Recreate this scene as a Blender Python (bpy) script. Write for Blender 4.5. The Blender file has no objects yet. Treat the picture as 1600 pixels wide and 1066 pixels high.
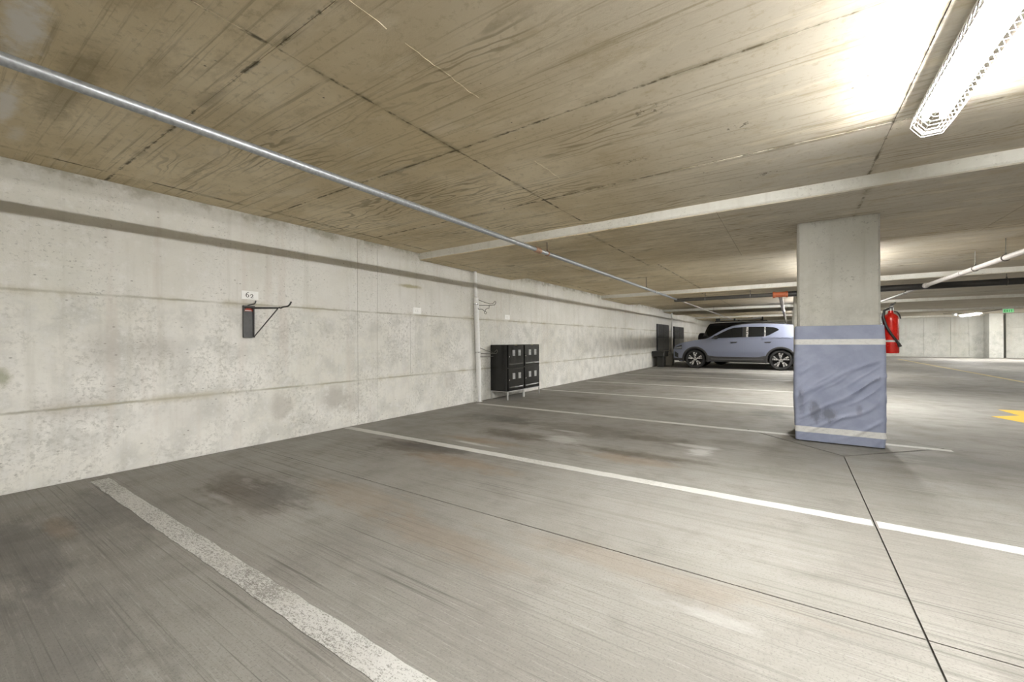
import bpy, math, random
import numpy as np
from mathutils import Vector, Matrix, noise as mnoise
random.seed(7)
SC = bpy.context.scene
COL = SC.collection
PI = math.pi

# ------------------------------------------------------------ camera, world, exposure
cam_d = bpy.data.cameras.new('camera'); cam = bpy.data.objects.new('camera', cam_d); COL.objects.link(cam)
cam_d.sensor_width = 36.0; cam_d.lens = 36.0 * 647.86 / 1600.0
cam_d.clip_start = 0.05; cam_d.clip_end = 200
YAW, PITCH, ROLL = 0.5917, 0.0002, -0.0061
fw = Vector((-math.sin(YAW), math.cos(YAW), 0)); rt = Vector((math.cos(YAW), math.sin(YAW), 0)); up = Vector((0, 0, 1))
fw, up = fw * math.cos(PITCH) + up * math.sin(PITCH), up * math.cos(PITCH) - fw * math.sin(PITCH)
rt, up = rt * math.cos(ROLL) + up * math.sin(ROLL), up * math.cos(ROLL) - rt * math.sin(ROLL)
R = Matrix((rt, up, -fw)).transposed()
cam.matrix_world = Matrix.Translation((4.5551, 0, 1.05)) @ R.to_4x4()
SC.camera = cam
W = bpy.data.worlds.new('world'); SC.world = W; W.use_nodes = True
W.node_tree.nodes['Background'].inputs[0].default_value = (0.75, 0.78, 0.8, 1)
W.node_tree.nodes['Background'].inputs[1].default_value = 0.3
SC.view_settings.view_transform = 'Standard'; SC.view_settings.look = 'None'
SC.view_settings.gamma = 1.0; SC.view_settings.use_curve_mapping = False
SC.view_settings.exposure = 0.97
TUBE_STRENGTH = 260.0
SC.cycles.max_bounces = 10; SC.cycles.diffuse_bounces = 8; SC.cycles.glossy_bounces = 4
SC.cycles.sample_clamp_indirect = 6.0

# ------------------------------------------------------------ main dimensions (metres)
H, HB = 2.358, 2.255            # slab soffit, beam soffit
BAY = 7.1046; BF = 4.3255; BW = 2.47
X1, Y0, Y1 = 16.4, -9.0, 33.0   # the hall: x 0..X1, y Y0..Y1
CX, CY, CW = 4.945, 5.577, 0.327  # first column: centre and half width

# ------------------------------------------------------------ material helper
def lin(r, g, b):
    f = lambda c: (c / 255 / 12.92) if c <= 10 else ((c / 255 + .055) / 1.055) ** 2.4
    return (f(r), f(g), f(b), 1)

class Mat:
    def __init__(s, name, obj=False):
        s.m = bpy.data.materials.new(name); s.m.use_nodes = True
        s.t = s.m.node_tree; s.n = s.t.nodes; s.l = s.t.links
        s.b = s.n['Principled BSDF']
        if obj: s.pos = s.n.new('ShaderNodeTexCoord').outputs['Object']
        else: s.pos = s.n.new('ShaderNodeNewGeometry').outputs['Position']
    def put(s, sock, v):
        if isinstance(v, bpy.types.NodeSocket): s.l.new(v, sock)
        elif v is not None:
            if isinstance(v, (int, float)) and sock.type == 'RGBA': v = (v, v, v, 1)
            sock.default_value = v
    def vmul(s, v, sc, add=(0, 0, 0)):
        n = s.n.new('ShaderNodeMapping'); s.put(n.inputs['Vector'], v)
        n.inputs['Scale'].default_value = sc; n.inputs['Location'].default_value = add; return n.outputs[0]
    def noise(s, scale, detail=3, rough=.5, vec=None, sc=None, dist=0):
        n = s.n.new('ShaderNodeTexNoise'); v = vec or s.pos
        if sc: v = s.vmul(v, sc)
        s.put(n.inputs['Vector'], v); n.inputs['Scale'].default_value = scale
        n.inputs['Detail'].default_value = detail; n.inputs['Roughness'].default_value = rough
        n.inputs['Distortion'].default_value = dist; return n.outputs['Fac']
    def voro(s, scale, sc=None, feat='F1', rnd=1):
        n = s.n.new('ShaderNodeTexVoronoi'); v = s.pos
        if sc: v = s.vmul(v, sc)
        s.put(n.inputs['Vector'], v); n.inputs['Scale'].default_value = scale; n.feature = feat
        n.inputs['Randomness'].default_value = rnd; return n.outputs['Distance']
    def wave(s, scale, dist, detail=2, dsc=1, sc=None, direction='X', drough=.5):
        n = s.n.new('ShaderNodeTexWave'); v = s.pos
        if sc: v = s.vmul(v, sc)
        s.put(n.inputs['Vector'], v); n.bands_direction = direction
        n.inputs['Scale'].default_value = scale; n.inputs['Distortion'].default_value = dist
        n.inputs['Detail'].default_value = detail; n.inputs['Detail Scale'].default_value = dsc
        n.inputs['Detail Roughness'].default_value = drough
        return n.outputs['Fac']
    def rng(s, v, a, b, c=0., d=1., smooth=True):
        n = s.n.new('ShaderNodeMapRange'); n.interpolation_type = 'SMOOTHSTEP' if smooth else 'LINEAR'
        s.put(n.inputs[0], v)
        for i, x in enumerate((a, b, c, d)): n.inputs[1 + i].default_value = x
        return n.outputs[0]
    def math(s, op, a, b=0.):
        n = s.n.new('ShaderNodeMath'); n.operation = op; s.put(n.inputs[0], a); s.put(n.inputs[1], b); return n.outputs[0]
    def mul(s, a, b): return s.math('MULTIPLY', a, b)
    def mix(s, f, a, b, mode='MIX'):
        n = s.n.new('ShaderNodeMix'); n.data_type = 'RGBA'; n.blend_type = mode
        s.put(n.inputs[0], f); s.put(n.inputs[6], a); s.put(n.inputs[7], b); return n.outputs[2]
    def sep(s, v=None):
        n = s.n.new('ShaderNodeSeparateXYZ'); s.put(n.inputs[0], v or s.pos); return n.outputs
    def blob(s, c, r, wob=None, soft=(1.0, .25)):
        """soft ellipse around c with radii r; wob is a noise that frays its edge"""
        n = s.n.new('ShaderNodeVectorMath'); n.operation = 'SUBTRACT'; s.put(n.inputs[0], s.pos); n.inputs[1].default_value = c
        m = s.n.new('ShaderNodeVectorMath'); m.operation = 'DIVIDE'; s.put(m.inputs[0], n.outputs[0]); m.inputs[1].default_value = r
        l = s.n.new('ShaderNodeVectorMath'); l.operation = 'LENGTH'; s.put(l.inputs[0], m.outputs[0])
        d = l.outputs['Value']
        if wob is not None: d = s.math('ADD', d, wob)
        return s.rng(d, soft[0], soft[1], 0, 1)
    def bump(s, h, strength=.3, dist=.01, prev=None):
        n = s.n.new('ShaderNodeBump'); s.put(n.inputs['Height'], h); n.inputs['Strength'].default_value = strength
        n.inputs['Distance'].default_value = dist
        if prev: s.l.new(prev, n.inputs['Normal'])
        s.l.new(n.outputs[0], s.b.inputs['Normal']); return n.outputs[0]
    def rand(s): return s.n.new('ShaderNodeObjectInfo').outputs['Random']
    def fin(s, col=None, rough=None, metal=None, spec=None):
        if col is not None: s.put(s.b.inputs['Base Color'], col)
        if rough is not None: s.put(s.b.inputs['Roughness'], rough)
        if metal is not None: s.put(s.b.inputs['Metallic'], metal)
        if spec is not None: s.put(s.b.inputs['Specular IOR Level'], spec)
        return s.m

def simple(name, col, rough=.5, metal=0., var=.08, scale=30, coat=0):
    M = Mat(name, obj=True)
    f = M.rng(M.noise(scale, 3), .3, .7, 0, 1)
    dark = tuple(c * (1 - 2 * var) for c in col[:3]) + (1,)
    m = M.fin(M.mix(f, dark, col), M.rng(M.noise(scale * .7, 2), .3, .7, max(0, rough - .06), rough + .06) if var else rough, metal)
    if coat: M.b.inputs['Coat Weight'].default_value = coat; M.b.inputs['Coat Roughness'].default_value = .05
    return m

# ---- wall concrete
def wall_mat(name, tint=(1, 1, 1), local=True):
    M = Mat(name); T = lambda c: (c[0] * tint[0], c[1] * tint[1], c[2] * tint[2], 1)
    big = M.noise(.9, 4, .55); mid = M.noise(4.5, 5, .65); fine = M.noise(26, 4, .7); tiny = M.noise(120, 2, .6)
    P = M.sep()
    col = M.mix(M.rng(big, .35, .65), T((.68, .668, .615)), T((.76, .75, .715)))
    zone = M.rng(P[2], 1.5, 1.3, .2, 1)
    col = M.mix(M.mul(M.rng(mid, .42, .66), M.mul(zone, .7)), col, T((.475, .475, .445)))
    patch = M.rng(M.noise(1.9, 5, .65), .42, .58, .15, 1)
    col = M.mix(M.mul(M.mul(M.rng(fine, .46, .64), patch), M.mul(zone, .6)), col, T((.42, .415, .38)))
    speck = M.noise(1, 5, .8, sc=(38, 30, 52))
    col = M.mix(M.mul(M.mul(M.rng(speck, .56, .64), patch), .7), col, T((.30, .295, .27)))
    col = M.mix(M.mul(M.rng(M.noise(9, 5, .7), .48, .7), .6), col, T((.80, .79, .765)))
    # vertical weeping streaks
    col = M.mix(M.mul(M.rng(M.noise(1, 4, .6, sc=(9, 9, .5)), .52, .72), .35), col, T((.52, .505, .45)))
    col = M.mix(M.mul(M.rng(M.noise(1, 3, .6, sc=(5, 5, .35)), .56, .7), .3), col, T((.58, .52, .47)))
    if local:
        # dirt along the pour line at the top
        edge = M.math('ADD', P[2], M.mul(M.noise(5, 4, .7), -.22))
        col = M.mix(M.mul(M.rng(edge, 2.15, 2.24), M.rng(M.noise(3, 4, .7), .4, .6, .1, .75)), col, T((.33, .31, .24)))
        # dirt held in the form joints
        for zj in (.562, 1.439):
            d = M.math('ABSOLUTE', M.math('SUBTRACT', M.math('ADD', P[2], M.mul(M.math('SUBTRACT', M.noise(7, 4, .7), .5), .02)), zj))
            col = M.mix(M.mul(M.rng(d, .016, .002), M.rng(M.noise(1.6, 3, .6), .35, .6, .2, .75)), col, T((.30, .285, .21)))
            col = M.mix(M.mul(M.rng(d, .06, .0), M.rng(M.noise(2.4, 4, .6), .45, .65, 0, .5)), col, T((.42, .38, .27)))
        # bug holes
        h = M.mul(M.rng(M.voro(15, sc=(1, .8, 1.5)), .14, .07), M.rng(M.noise(4.3, 4), .5, .58))
        col = M.mix(M.mul(h, .6), col, T((.16, .15, .12)))
        wob = M.mul(M.math('SUBTRACT', M.noise(4.5, 6, .75), .5), 2.2)
        for c, r, k in (((0, 2.32, .36), (.5, .16, .2), .5), ((0, 2.95, .38), (.5, .25, .2), .62), ((0, 3.2, .3), (.5, .17, .19), .4),
                        ((0, 1.25, 1.0), (.5, .3, .16), .32), ((0, .95, 1.0), (.5, .2, .25), .28), ((0, 5.0, .42), (.5, .2, .22), .3),
                        ((0, .75, .55), (.5, .3, .14), .3), ((0, 1.55, .42), (.5, .35, .2), .22)):
            col = M.mix(M.mul(M.blob(c, r, wob), k), col, T((.36, .34, .31)))
        col = M.mix(M.mul(M.blob((0, 4.15, 1.85), (.5, .32, .035), M.mul(wob, .6)), .65), col, T((.33, .29, .12)))
        col = M.mix(M.mul(M.blob((0, .41, .82), (.5, .05, .1), wob), .6), col, T((.2, .21, .1)))
    hgt = M.math('ADD', M.mul(fine, .6), M.mul(tiny, .4))
    M.bump(hgt, .25, .006)
    return M.fin(col, .85, spec=.3)

# ---- floor concrete
def floor_mat():
    M = Mat('floor_concrete'); P = M.sep()
    big = M.noise(.55, 4, .6); mid = M.noise(3.2, 5, .65)
    col = M.mix(M.rng(big, .35, .65), (.212, .201, .182, 1), (.272, .262, .242, 1))
    col = M.mix(M.mul(M.rng(mid, .5, .72), .45), col, (.168, .157, .139, 1))
    # broom finish, running across the stalls
    near = M.rng(P[1], 9, 1, .25, 1)
    l1 = M.noise(1, 3, .6, sc=(.5, 75, 1)); l2 = M.noise(1, 2, .5, sc=(.35, 24, 1)); l3 = M.noise(1, 4, .7, sc=(5, 150, 1))
    groove = M.mul(M.rng(l1, .55, .68), M.rng(M.noise(1.3, 3), .35, .6, .25, .9))
    col = M.mix(M.mul(M.mul(groove, near), .9), col, (.10, .094, .082, 1))
    col = M.mix(M.mul(M.rng(l2, .5, .75), .35), col, (.14, .132, .117, 1))
    col = M.mix(M.mul(M.mul(M.rng(l3, .52, .7), near), .45), col, (.37, .36, .335, 1))
    col = M.mix(M.mul(M.rng(M.noise(110, 3, .7), .52, .66), .5), col, (.13, .125, .112, 1))
    wob = M.mul(M.math('SUBTRACT', M.noise(4, 6, .75, sc=(.6, 1.6, 1)), .5), 2.4)
    BR, DK, OR, WH = (.09, .074, .055, 1), (.07, .068, .063, 1), (.215, .158, .105, 1), (.46, .45, .435, 1)
    for c, r, k, cc in (((1.5, 1.35), (.6, .32), .55, BR), ((1.6, 1.5), (.45, .22), .4, DK), ((1.1, 1.42), (.45, .3), .4, BR), ((2.1, 1.75), (.7, .25), .35, OR),
                        ((1.3, .35), (.85, .22), .5, DK), ((2.4, .3), (.9, .25), .35, DK), ((1.1, .52), (.3, .07), .4, OR), ((1.0, .75), (.8, .22), .4, DK),
                        ((1.4, 2.9), (.7, .35), .75, BR), ((2.1, 2.75), (.8, .22), .55, OR), ((1.6, 3.0), (.6, .25), .6, DK),
                        ((1.8, 3.45), (.6, .16), .6, OR), ((2.0, 3.85), (.7, .25), .75, BR), ((3.4, 3.8), (.7, .16), .8, BR), ((3.35, 3.6), (.6, .16), .5, OR),
                        ((2.6, 4.5), (1.4, .4), .5, BR), ((1.3, 4.6), (.7, .3), .5, DK), ((3.4, 4.5), (.5, .2), .45, BR), ((3.3, 6.7), (1.0, .3), .25, BR), ((1.6, 6.9), (.8, .35), .4, BR),
                        ((1.2, 9.0), (.9, .5), .35, BR), ((1.9, 11.3), (1.1, .5), .5, DK), ((2.3, 14.0), (1.5, .5), .6, DK), ((4.3, 6.9), (.35, .5), .55, DK), ((3.6, 9.0), (.8, .3), .2, BR),
                        ((5.55, 4.55), (.6, .5), .28, BR), ((6.0, 5.0), (1.2, .35), .3, DK), ((4.2, 4.7), (.5, .2), .4, BR),
                        ((3.0, 1.6), (.7, .2), .3, OR), ((3.9, 1.9), (.8, .16), .25, OR)):
        col = M.mix(M.mul(M.blob((c[0], c[1], 0), (r[0], r[1], .5), wob), k), col, cc)
    wob2 = M.mul(M.math('SUBTRACT', M.noise(7, 5, .75, sc=(.35, 1.6, 1)), .5), 2.6)
    for c, r, k in (((2.55, 3.95), (.28, .22), .6), ((3.85, 4.2), (.14, .22), .75), ((3.75, 4.4), (.3, .1), .5), ((1.85, 3.3), (.35, .05), .75),
                    ((4.25, 1.72), (.3, .05), .3), ((2.4, 4.35), (.3, .06), .5), ((1.3, 1.22), (.3, .03), .22), ((1.1, 1.5), (.08, .04), .2)):
        col = M.mix(M.mul(M.blob((c[0], c[1], 0), (r[0], r[1], .5), wob2), k), col, WH)
    # rubbed grey traffic bands on the drive aisle
    col = M.mix(M.mul(M.mul(M.rng(P[0], 5.6, 6.8), M.rng(M.noise(1, 3, .6, sc=(1.5, .15, 1)), .45, .65)), .35), col, (.225, .22, .215, 1))
    b = M.bump(l1, .35, .006); M.bump(M.noise(180, 3, .6), .3, .003, prev=b)
    return M.fin(col, M.rng(mid, .3, .7, .55, .8), spec=.3)

# ---- ceiling concrete, cast against plywood
def ceil_mat():
    M = Mat('ceiling_concrete'); P = M.sep(); rd = M.rand()
    big = M.noise(.8, 4, .6); mid = M.noise(5, 5, .65, sc=(.6, 1.3, 1))
    col = M.mix(M.rng(big, .35, .65), (.62, .52, .335, 1), (.80, .705, .515, 1))
    col = M.mix(M.mul(M.rng(P[0], 2.4, 5.0), .8), col, (.475, .46, .425, 1))          # darker, greyer colour painted in towards the lamp row to hold down its glow
    col = M.mix(M.mul(M.rng(mid, .52, .7), .5), col, (.42, .345, .21, 1))
    col = M.mix(M.mul(M.rng(rd, 0, 1, 0, .3, False), .9), col, (.55, .46, .31, 1))
    warp = M.mul(M.math('SUBTRACT', M.noise(1, 3, .55, sc=(.8, 2.6, 1)), .5), 60)
    g = M.math('SINE', M.math('ADD', M.mul(P[1], 95), warp))
    zone = M.rng(M.noise(1, 2, .5, sc=(.6, 1.6, 1)), .5, .62)
    grain = M.mul(M.rng(g, .45, .95), zone)
    col = M.mix(M.mul(grain, .6), col, (.22, .175, .10, 1))
    streak = M.rng(M.noise(1, 4, .65, sc=(.9, 42, 1)), .53, .7)
    col = M.mix(M.mul(M.rng(M.noise(22, 5, .75), .53, .66), .4), col, (.38, .315, .195, 1))
    col = M.mix(M.mul(M.rng(M.noise(3, 5, .7, sc=(.5, 1.5, 1)), .52, .66), .4), col, (.74, .67, .53, 1))
    col = M.mix(M.mul(streak, .55), col, (.27, .215, .125, 1))
    wob = M.mul(M.math('SUBTRACT', M.noise(9, 5, .75), .5), 1.6)
    for c, r, k in (((1.92, .3), (.34, .085), 1), ((1.0, .34), (.4, .06), .9), ((.55, .42), (.22, .05), .45), ((2.3, .26), (.3, .04), .5)):
        col = M.mix(M.mul(M.blob((c[0], c[1], H), (r[0], r[1], .5), wob), k), col, (.80, .77, .72, 1))
    col = M.mix(M.mul(M.blob((1.5, .5, H), (.8, .1, .5), wob), .5), col, (.22, .18, .10, 1))
    h = M.mul(M.rng(M.voro(9, sc=(1, 1, 1)), .07, .03), M.rng(M.noise(2.1, 3), .48, .58))
    col = M.mix(M.mul(h, .8), col, (.07, .06, .045, 1))
    jag = M.mul(M.math('SUBTRACT', M.noise(16, 4, .8), .5), .016)
    for ax, v in ((1, .945), (1, 2.147), (1, 3.36), (0, .25), (0, 2.665), (0, 5.077)):
        d = M.math('ABSOLUTE', M.math('SUBTRACT', M.math('ADD', P[ax], jag), v))
        col = M.mix(M.mul(M.rng(d, .016, .004), M.rng(M.noise(6, 4, .75), .46, .58, .0, .85)), col, (.10, .085, .055, 1))
        col = M.mix(M.mul(M.rng(d, .05, .0), M.rng(M.noise(2.2, 4, .7), .45, .62, .0, .5)), col, (.26, .215, .13, 1))
    for x, y in ((3.9, 2.4), (4.3, 2.9), (3.6, 3.0), (4.42, 3.85)):
        col = M.mix(M.mul(M.mul(M.blob((x, y, H), (.16, .1, .3), None, (1.0, .2)), M.rng(M.noise(24, 3, .8), .54, .62)), .8), col, (.12, .10, .07, 1))
    b = M.bump(grain, -.3, .004); b = M.bump(streak, -.2, .003, prev=b); M.bump(M.noise(60, 4, .65), .22, .004, prev=b)
    return M.fin(col, .8, spec=.3)

def paint_mat(name, colr, worn=.5):
    M = Mat(name)
    w = M.noise(1, 5, .8, sc=(26, 95, 26)); w2 = M.noise(1.3, 3, .6); w3 = M.noise(170, 3, .7)
    k = M.math('ADD', M.math('ADD', M.mul(w, .5), M.mul(w2, .35)), M.mul(w3, .5))
    f = M.rng(k, worn + .41, worn + .29)
    col = M.mix(f, (.21, .20, .183, 1), colr)
    col = M.mix(M.mul(M.rng(M.noise(2.5, 4, .6), .5, .7), .3), col, (.36, .34, .3, 1))
    M.bump(w3, .2, .003)
    return M.fin(col, .7)

M_wall = wall_mat('wall_concrete'); M_col = wall_mat('column_concrete', (.80, .80, .77), False); M_beam = wall_mat('beam_concrete', (1, 1, .98), False)
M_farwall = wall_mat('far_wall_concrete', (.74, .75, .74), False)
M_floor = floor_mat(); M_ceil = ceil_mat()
M_white = paint_mat('white_line_paint', (.52, .515, .495, 1), .42); M_whiteworn = paint_mat('worn_white_line_paint', (.50, .495, .475, 1), .345)
M_yellow = paint_mat('yellow_paint', (.62, .40, .05, 1), .5); M_yel2 = paint_mat('faded_yellow_paint', (.50, .40, .19, 1), .45)
M_joint = simple('joint_filler', (.10, .095, .085, 1), .9)
M_galv = simple('galvanised_pipe', (.42, .44, .46, 1), .42, .6, .12, 60)
M_ppipe = simple('pale_painted_pipe', (.40, .37, .35, 1), .5, .1, .1)
M_blackpipe = simple('black_pipe_paint', (.018, .017, .016, 1), .4)
M_greypipe = simple('dark_grey_pipe_paint', (.07, .066, .06, 1), .45)
M_orange = simple('orange_coupling_paint', (.36, .095, .035, 1), .45)
M_copper = simple('rusted_clamp_metal', (.42, .25, .16, 1), .5, .3)
M_steel = simple('bright_steel', (.6, .6, .6, 1), .3, .9)
M_rod = simple('dull_steel_rod', (.12, .11, .1, 1), .5, .7)
M_black = simple('black_powder_coat', (.028, .028, .026, 1), .4)
M_lock = simple('glossy_black_locker_paint', (.009, .009, .008, 1), .16, 0, .05, 12)
M_lockvent = simple('pale_locker_vent', (.42, .43, .43, 1), .4)
M_label = simple('cream_label', (.62, .53, .28, 1), .6)
M_leg = simple('silver_leg_steel', (.55, .55, .54, 1), .4, .3)
M_plate = simple('grey_rack_plate', (.105, .105, .105, 1), .42, .3)
M_red = simple('red_enamel', (.62, .018, .010, 1), .25, 0, .05, 20, coat=.4)
M_redst = simple('red_sticker', (.45, .06, .03, 1), .5)
M_sign = simple('white_sign_plastic', (.93, .93, .91, 1), .45, 0, .02)
M_ink = simple('dark_print', (.06, .062, .058, 1), .6)
M_faint = simple('faded_print', (.72, .72, .69, 1), .6)
M_post = simple('white_post_paint', (.86, .86, .85, 1), .38, 0, .04)
M_wire = simple('grey_wire', (.16, .16, .14, 1), .4, .6)
M_guard = simple('white_guard_wire', (.82, .82, .80, 1), .4, 0, .03)
M_house = simple('fixture_white_enamel', (.62, .62, .60, 1), .4, 0, .03)
M_carpaint = simple('silver_blue_car_paint', (.25, .275, .375, 1), .3, .3, 0, 8, coat=.8)
M_clad = simple('dark_grey_cladding', (.045, .044, .045, 1), .55)
M_glass = simple('dark_tinted_glass', (.008, .009, .010, 1), .06, 0, .02, 5)
M_tyre = simple('tyre_rubber', (.022, .022, .023, 1), .7)
M_rimdark = simple('dark_rim', (.012, .012, .013, 1), .35, .5)
M_alloy = simple('machined_alloy', (.68, .68, .68, 1), .28, .7)
M_lamp = simple('headlamp_lens', (.45, .47, .5, 1), .12, .2)
M_tail = simple('tail_lamp_red', (.4, .02, .02, 1), .2)
M_blackcar = simple('black_car_paint', (.008, .008, .009, 1), .2, 0, 0, 8, coat=.6)
M_cab = simple('charcoal_cabinet', (.035, .036, .04, 1), .4)
M_cab2 = simple('grey_cabinet_panel', (.17, .175, .17, 1), .35)
M_bin = simple('off_white_bin', (.5, .49, .45, 1), .5)
M_green = simple('green_sign_lettering', (.05, .42, .10, 1), .5)
M_dome = simple('white_dome_plastic', (.7, .7, .68, 1), .3)
def emit(name, c, s):
    m = bpy.data.materials.new(name); m.use_nodes = True; b = m.node_tree.nodes['Principled BSDF']
    b.inputs['Base Color'].default_value = c; b.inputs['Emission Color'].default_value = c; b.inputs['Emission Strength'].default_value = s; return m
M_tube = emit('lit_fluorescent_tube', (1, .985, .95, 1), TUBE_STRENGTH)
M_exit = emit('backlit_green_sign', (.22, .62, .28, 1), .4)

def pad_mat():
    M = Mat('grey_blue_pad_fabric', obj=True)
    f = M.noise(6, 4, .6)
    col = M.mix(M.rng(f, .35, .65), (.255, .285, .395, 1), (.305, .335, .45, 1))
    wob = M.mul(M.math('SUBTRACT', M.noise(9, 6, .75, sc=(1, 1, .5)), .5), 2.6)
    for c, r, k in (((-.20, -.36, .33), (.06, .2, .14), .55), ((-.07, -.36, .30), (.07, .2, .10), .6), ((-.30, -.36, .40), (.05, .2, .22), .4), ((.16, -.36, .36), (.03, .2, .06), .4)):
        col = M.mix(M.mul(M.blob(c, r, wob), k), col, (.085, .085, .09, 1))
    M.bump(M.noise(220, 2, .5), .12, .002)
    return M.fin(col, .62)
M_pad = pad_mat()
def tape_mat():
    M = Mat('reflective_tape', obj=True)
    col = M.mix(M.mul(M.rng(M.noise(1, 3, .6, sc=(28, 28, 60)), .5, .6), .3), (.68, .68, .66, 1), (.42, .42, .42, 1))
    return M.fin(col, .4)
M_tape = tape_mat()

# ------------------------------------------------------------ mesh helpers
class MB:
    def __init__(s): s.v = []; s.f = []
    def add(s, vs, fs):
        o = len(s.v); s.v += [tuple(p) for p in vs]; s.f += [tuple(i + o for i in f) for f in fs]; return s
    def box(s, x0, x1, y0, y1, z0, z1):
        v = [(x, y, z) for x in (x0, x1) for y in (y0, y1) for z in (z0, z1)]
        return s.add(v, [(0, 1, 3, 2), (4, 6, 7, 5), (0, 4, 5, 1), (2, 3, 7, 6), (0, 2, 6, 4), (1, 5, 7, 3)])
    def cbox(s, x0, x1, y0, y1, z0, z1, c=.004):
        """box with chamfered edges"""
        o = len(s.v); X, Y, Z = (x0, x1), (y0, y1), (z0, z1); sg = (1, -1); ids = {}
        for i in (0, 1):
            for j in (0, 1):
                for k in (0, 1):
                    p = (X[i], Y[j], Z[k]); d = (sg[i] * c, sg[j] * c, sg[k] * c)
                    for a in range(3):
                        q = [p[t] + (d[t] if t != a else 0) for t in range(3)]
                        ids[(i, j, k, a)] = len(s.v); s.v.append(tuple(q))
        F = []
        for a in range(3):
            b, e = [t for t in range(3) if t != a]
            for m in (0, 1):
                def key(u, w):
                    t = [0, 0, 0]; t[a] = m; t[b] = u; t[e] = w; return ids[(*t, a)]
                q = [key(0, 0), key(1, 0), key(1, 1), key(0, 1)]
                F.append(tuple(q if (m == 1) == (a != 1) else q[::-1]))
        for a in range(3):
            b, e = [t for t in range(3) if t != a]
            for u in (0, 1):
                for w in (0, 1):
                    t0 = [0, 0, 0]; t0[b] = u; t0[e] = w; t1 = list(t0); t1[a] = 1
                    F.append((ids[(*t0, b)], ids[(*t1, b)], ids[(*t1, e)], ids[(*t0, e)]))
        for i in (0, 1):
            for j in (0, 1):
                for k in (0, 1): F.append(tuple(ids[(i, j, k, a)] for a in range(3)))
        s.f += F; return s
    def tube(s, pts, r, n=8, caps=True, closed=False):
        pts = [Vector(p) for p in pts]; rr = r if isinstance(r, (list, tuple)) else [r] * len(pts)
        L = len(pts); prev = None; o = len(s.v)
        for i, p in enumerate(pts):
            a = pts[(i - 1) % L] if (closed or i) else p; b = pts[(i + 1) % L] if (closed or i < L - 1) else p
            t = (b - a).normalized()
            if prev is None:
                u = t.orthogonal().normalized()
                if abs(t.z) < .9: u = (Vector((0, 0, 1)) - t * t.z).normalized()
            else: u = (prev - t * prev.dot(t)).normalized()
            prev = u; w = t.cross(u)
            for k in range(n):
                an = 2 * PI * (k + .5) / n; s.v.append(tuple(p + (u * math.cos(an) + w * math.sin(an)) * rr[i]))
        for i in range(L if closed else L - 1):
            for k in range(n):
                a, b = o + i * n + k, o + i * n + (k + 1) % n; j = (i + 1) % L
                s.f.append((a, b, o + j * n + (k + 1) % n, o + j * n + k))
        if caps and not closed:
            s.f.append(tuple(o + k for k in range(n))[::-1]); s.f.append(tuple(o + (L - 1) * n + k for k in range(n)))
        return s
    def lathe(s, prof, c, axis='Z', n=24, caps=True):
        """prof: (radius, height) along axis from c"""
        o = len(s.v); c = Vector(c)
        for r, h in prof:
            for k in range(n):
                a = 2 * PI * k / n; x, y = r * math.cos(a), r * math.sin(a)
                d = {'Z': (x, y, h), 'Y': (x, h, y), 'X': (h, x, y)}[axis]; s.v.append(tuple(c + Vector(d)))
        for i in range(len(prof) - 1):
            for k in range(n): s.f.append((o + i * n + k, o + i * n + (k + 1) % n, o + (i + 1) * n + (k + 1) % n, o + (i + 1) * n + k))
        for i in (0, len(prof) - 1):
            if caps and prof[i][0] > 1e-5: s.f.append(tuple(o + i * n + k for k in range(n)))
        return s
    def prism(s, poly, z0, z1):
        o = len(s.v); n = len(poly)
        s.v += [(x, y, z0) for x, y in poly] + [(x, y, z1) for x, y in poly]
        s.f += [tuple(o + i for i in range(n))[::-1], tuple(o + n + i for i in range(n))]
        s.f += [(o + i, o + (i + 1) % n, o + n + (i + 1) % n, o + n + i) for i in range(n)]; return s
    def grid(s, rows, closeu=False):
        o = len(s.v); m = len(rows[0])
        for r in rows: s.v += [tuple(p) for p in r]
        for i in range(len(rows) - 1):
            for j in range(m if closeu else m - 1):
                s.f.append((o + i * m + j, o + i * m + (j + 1) % m, o + (i + 1) * m + (j + 1) % m, o + (i + 1) * m + j))
        return s
    def mesh(s, name, m, smooth=False):
        me = bpy.data.meshes.new(name); me.from_pydata(s.v, [], s.f)
        import bmesh
        bm = bmesh.new(); bm.from_mesh(me); bmesh.ops.recalc_face_normals(bm, faces=bm.faces)
        if smooth:
            for e in bm.edges:
                e.smooth = not (len(e.link_faces) == 2 and e.calc_face_angle(0) > .6)
            for f in bm.faces: f.smooth = True
        bm.to_mesh(me); bm.free()
        me.materials.append(m); return me
    def build(s, name, m, parent=None, smooth=False, loc=None):
        o = bpy.data.objects.new(name, s.mesh(name, m, smooth)); COL.objects.link(o)
        if parent: o.parent = parent
        if loc: o.location = loc
        return o

def tag(o, label=None, cat=None, group=None, kind=None):
    if label: o['label'] = label
    if cat: o['category'] = cat
    if group: o['group'] = group
    if kind: o['kind'] = kind
    return o
def thing(name, label, cat, loc=(0, 0, 0), rz=0, group=None):
    o = bpy.data.objects.new(name, None); COL.objects.link(o); o.location = loc; o.rotation_euler = (0, 0, rz)
    o.empty_display_size = .1
    return tag(o, label, cat, group)
def kids(o): return [c for c in bpy.data.objects if c.parent == o]
def dup(root, loc, label=None):
    r = root.copy(); COL.objects.link(r); r.location = loc
    if label: r['label'] = label
    for ch in kids(root):
        c = ch.copy(); COL.objects.link(c); c.parent = r
        for g in kids(ch):
            d = g.copy(); COL.objects.link(d); d.parent = c
    return r

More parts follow.
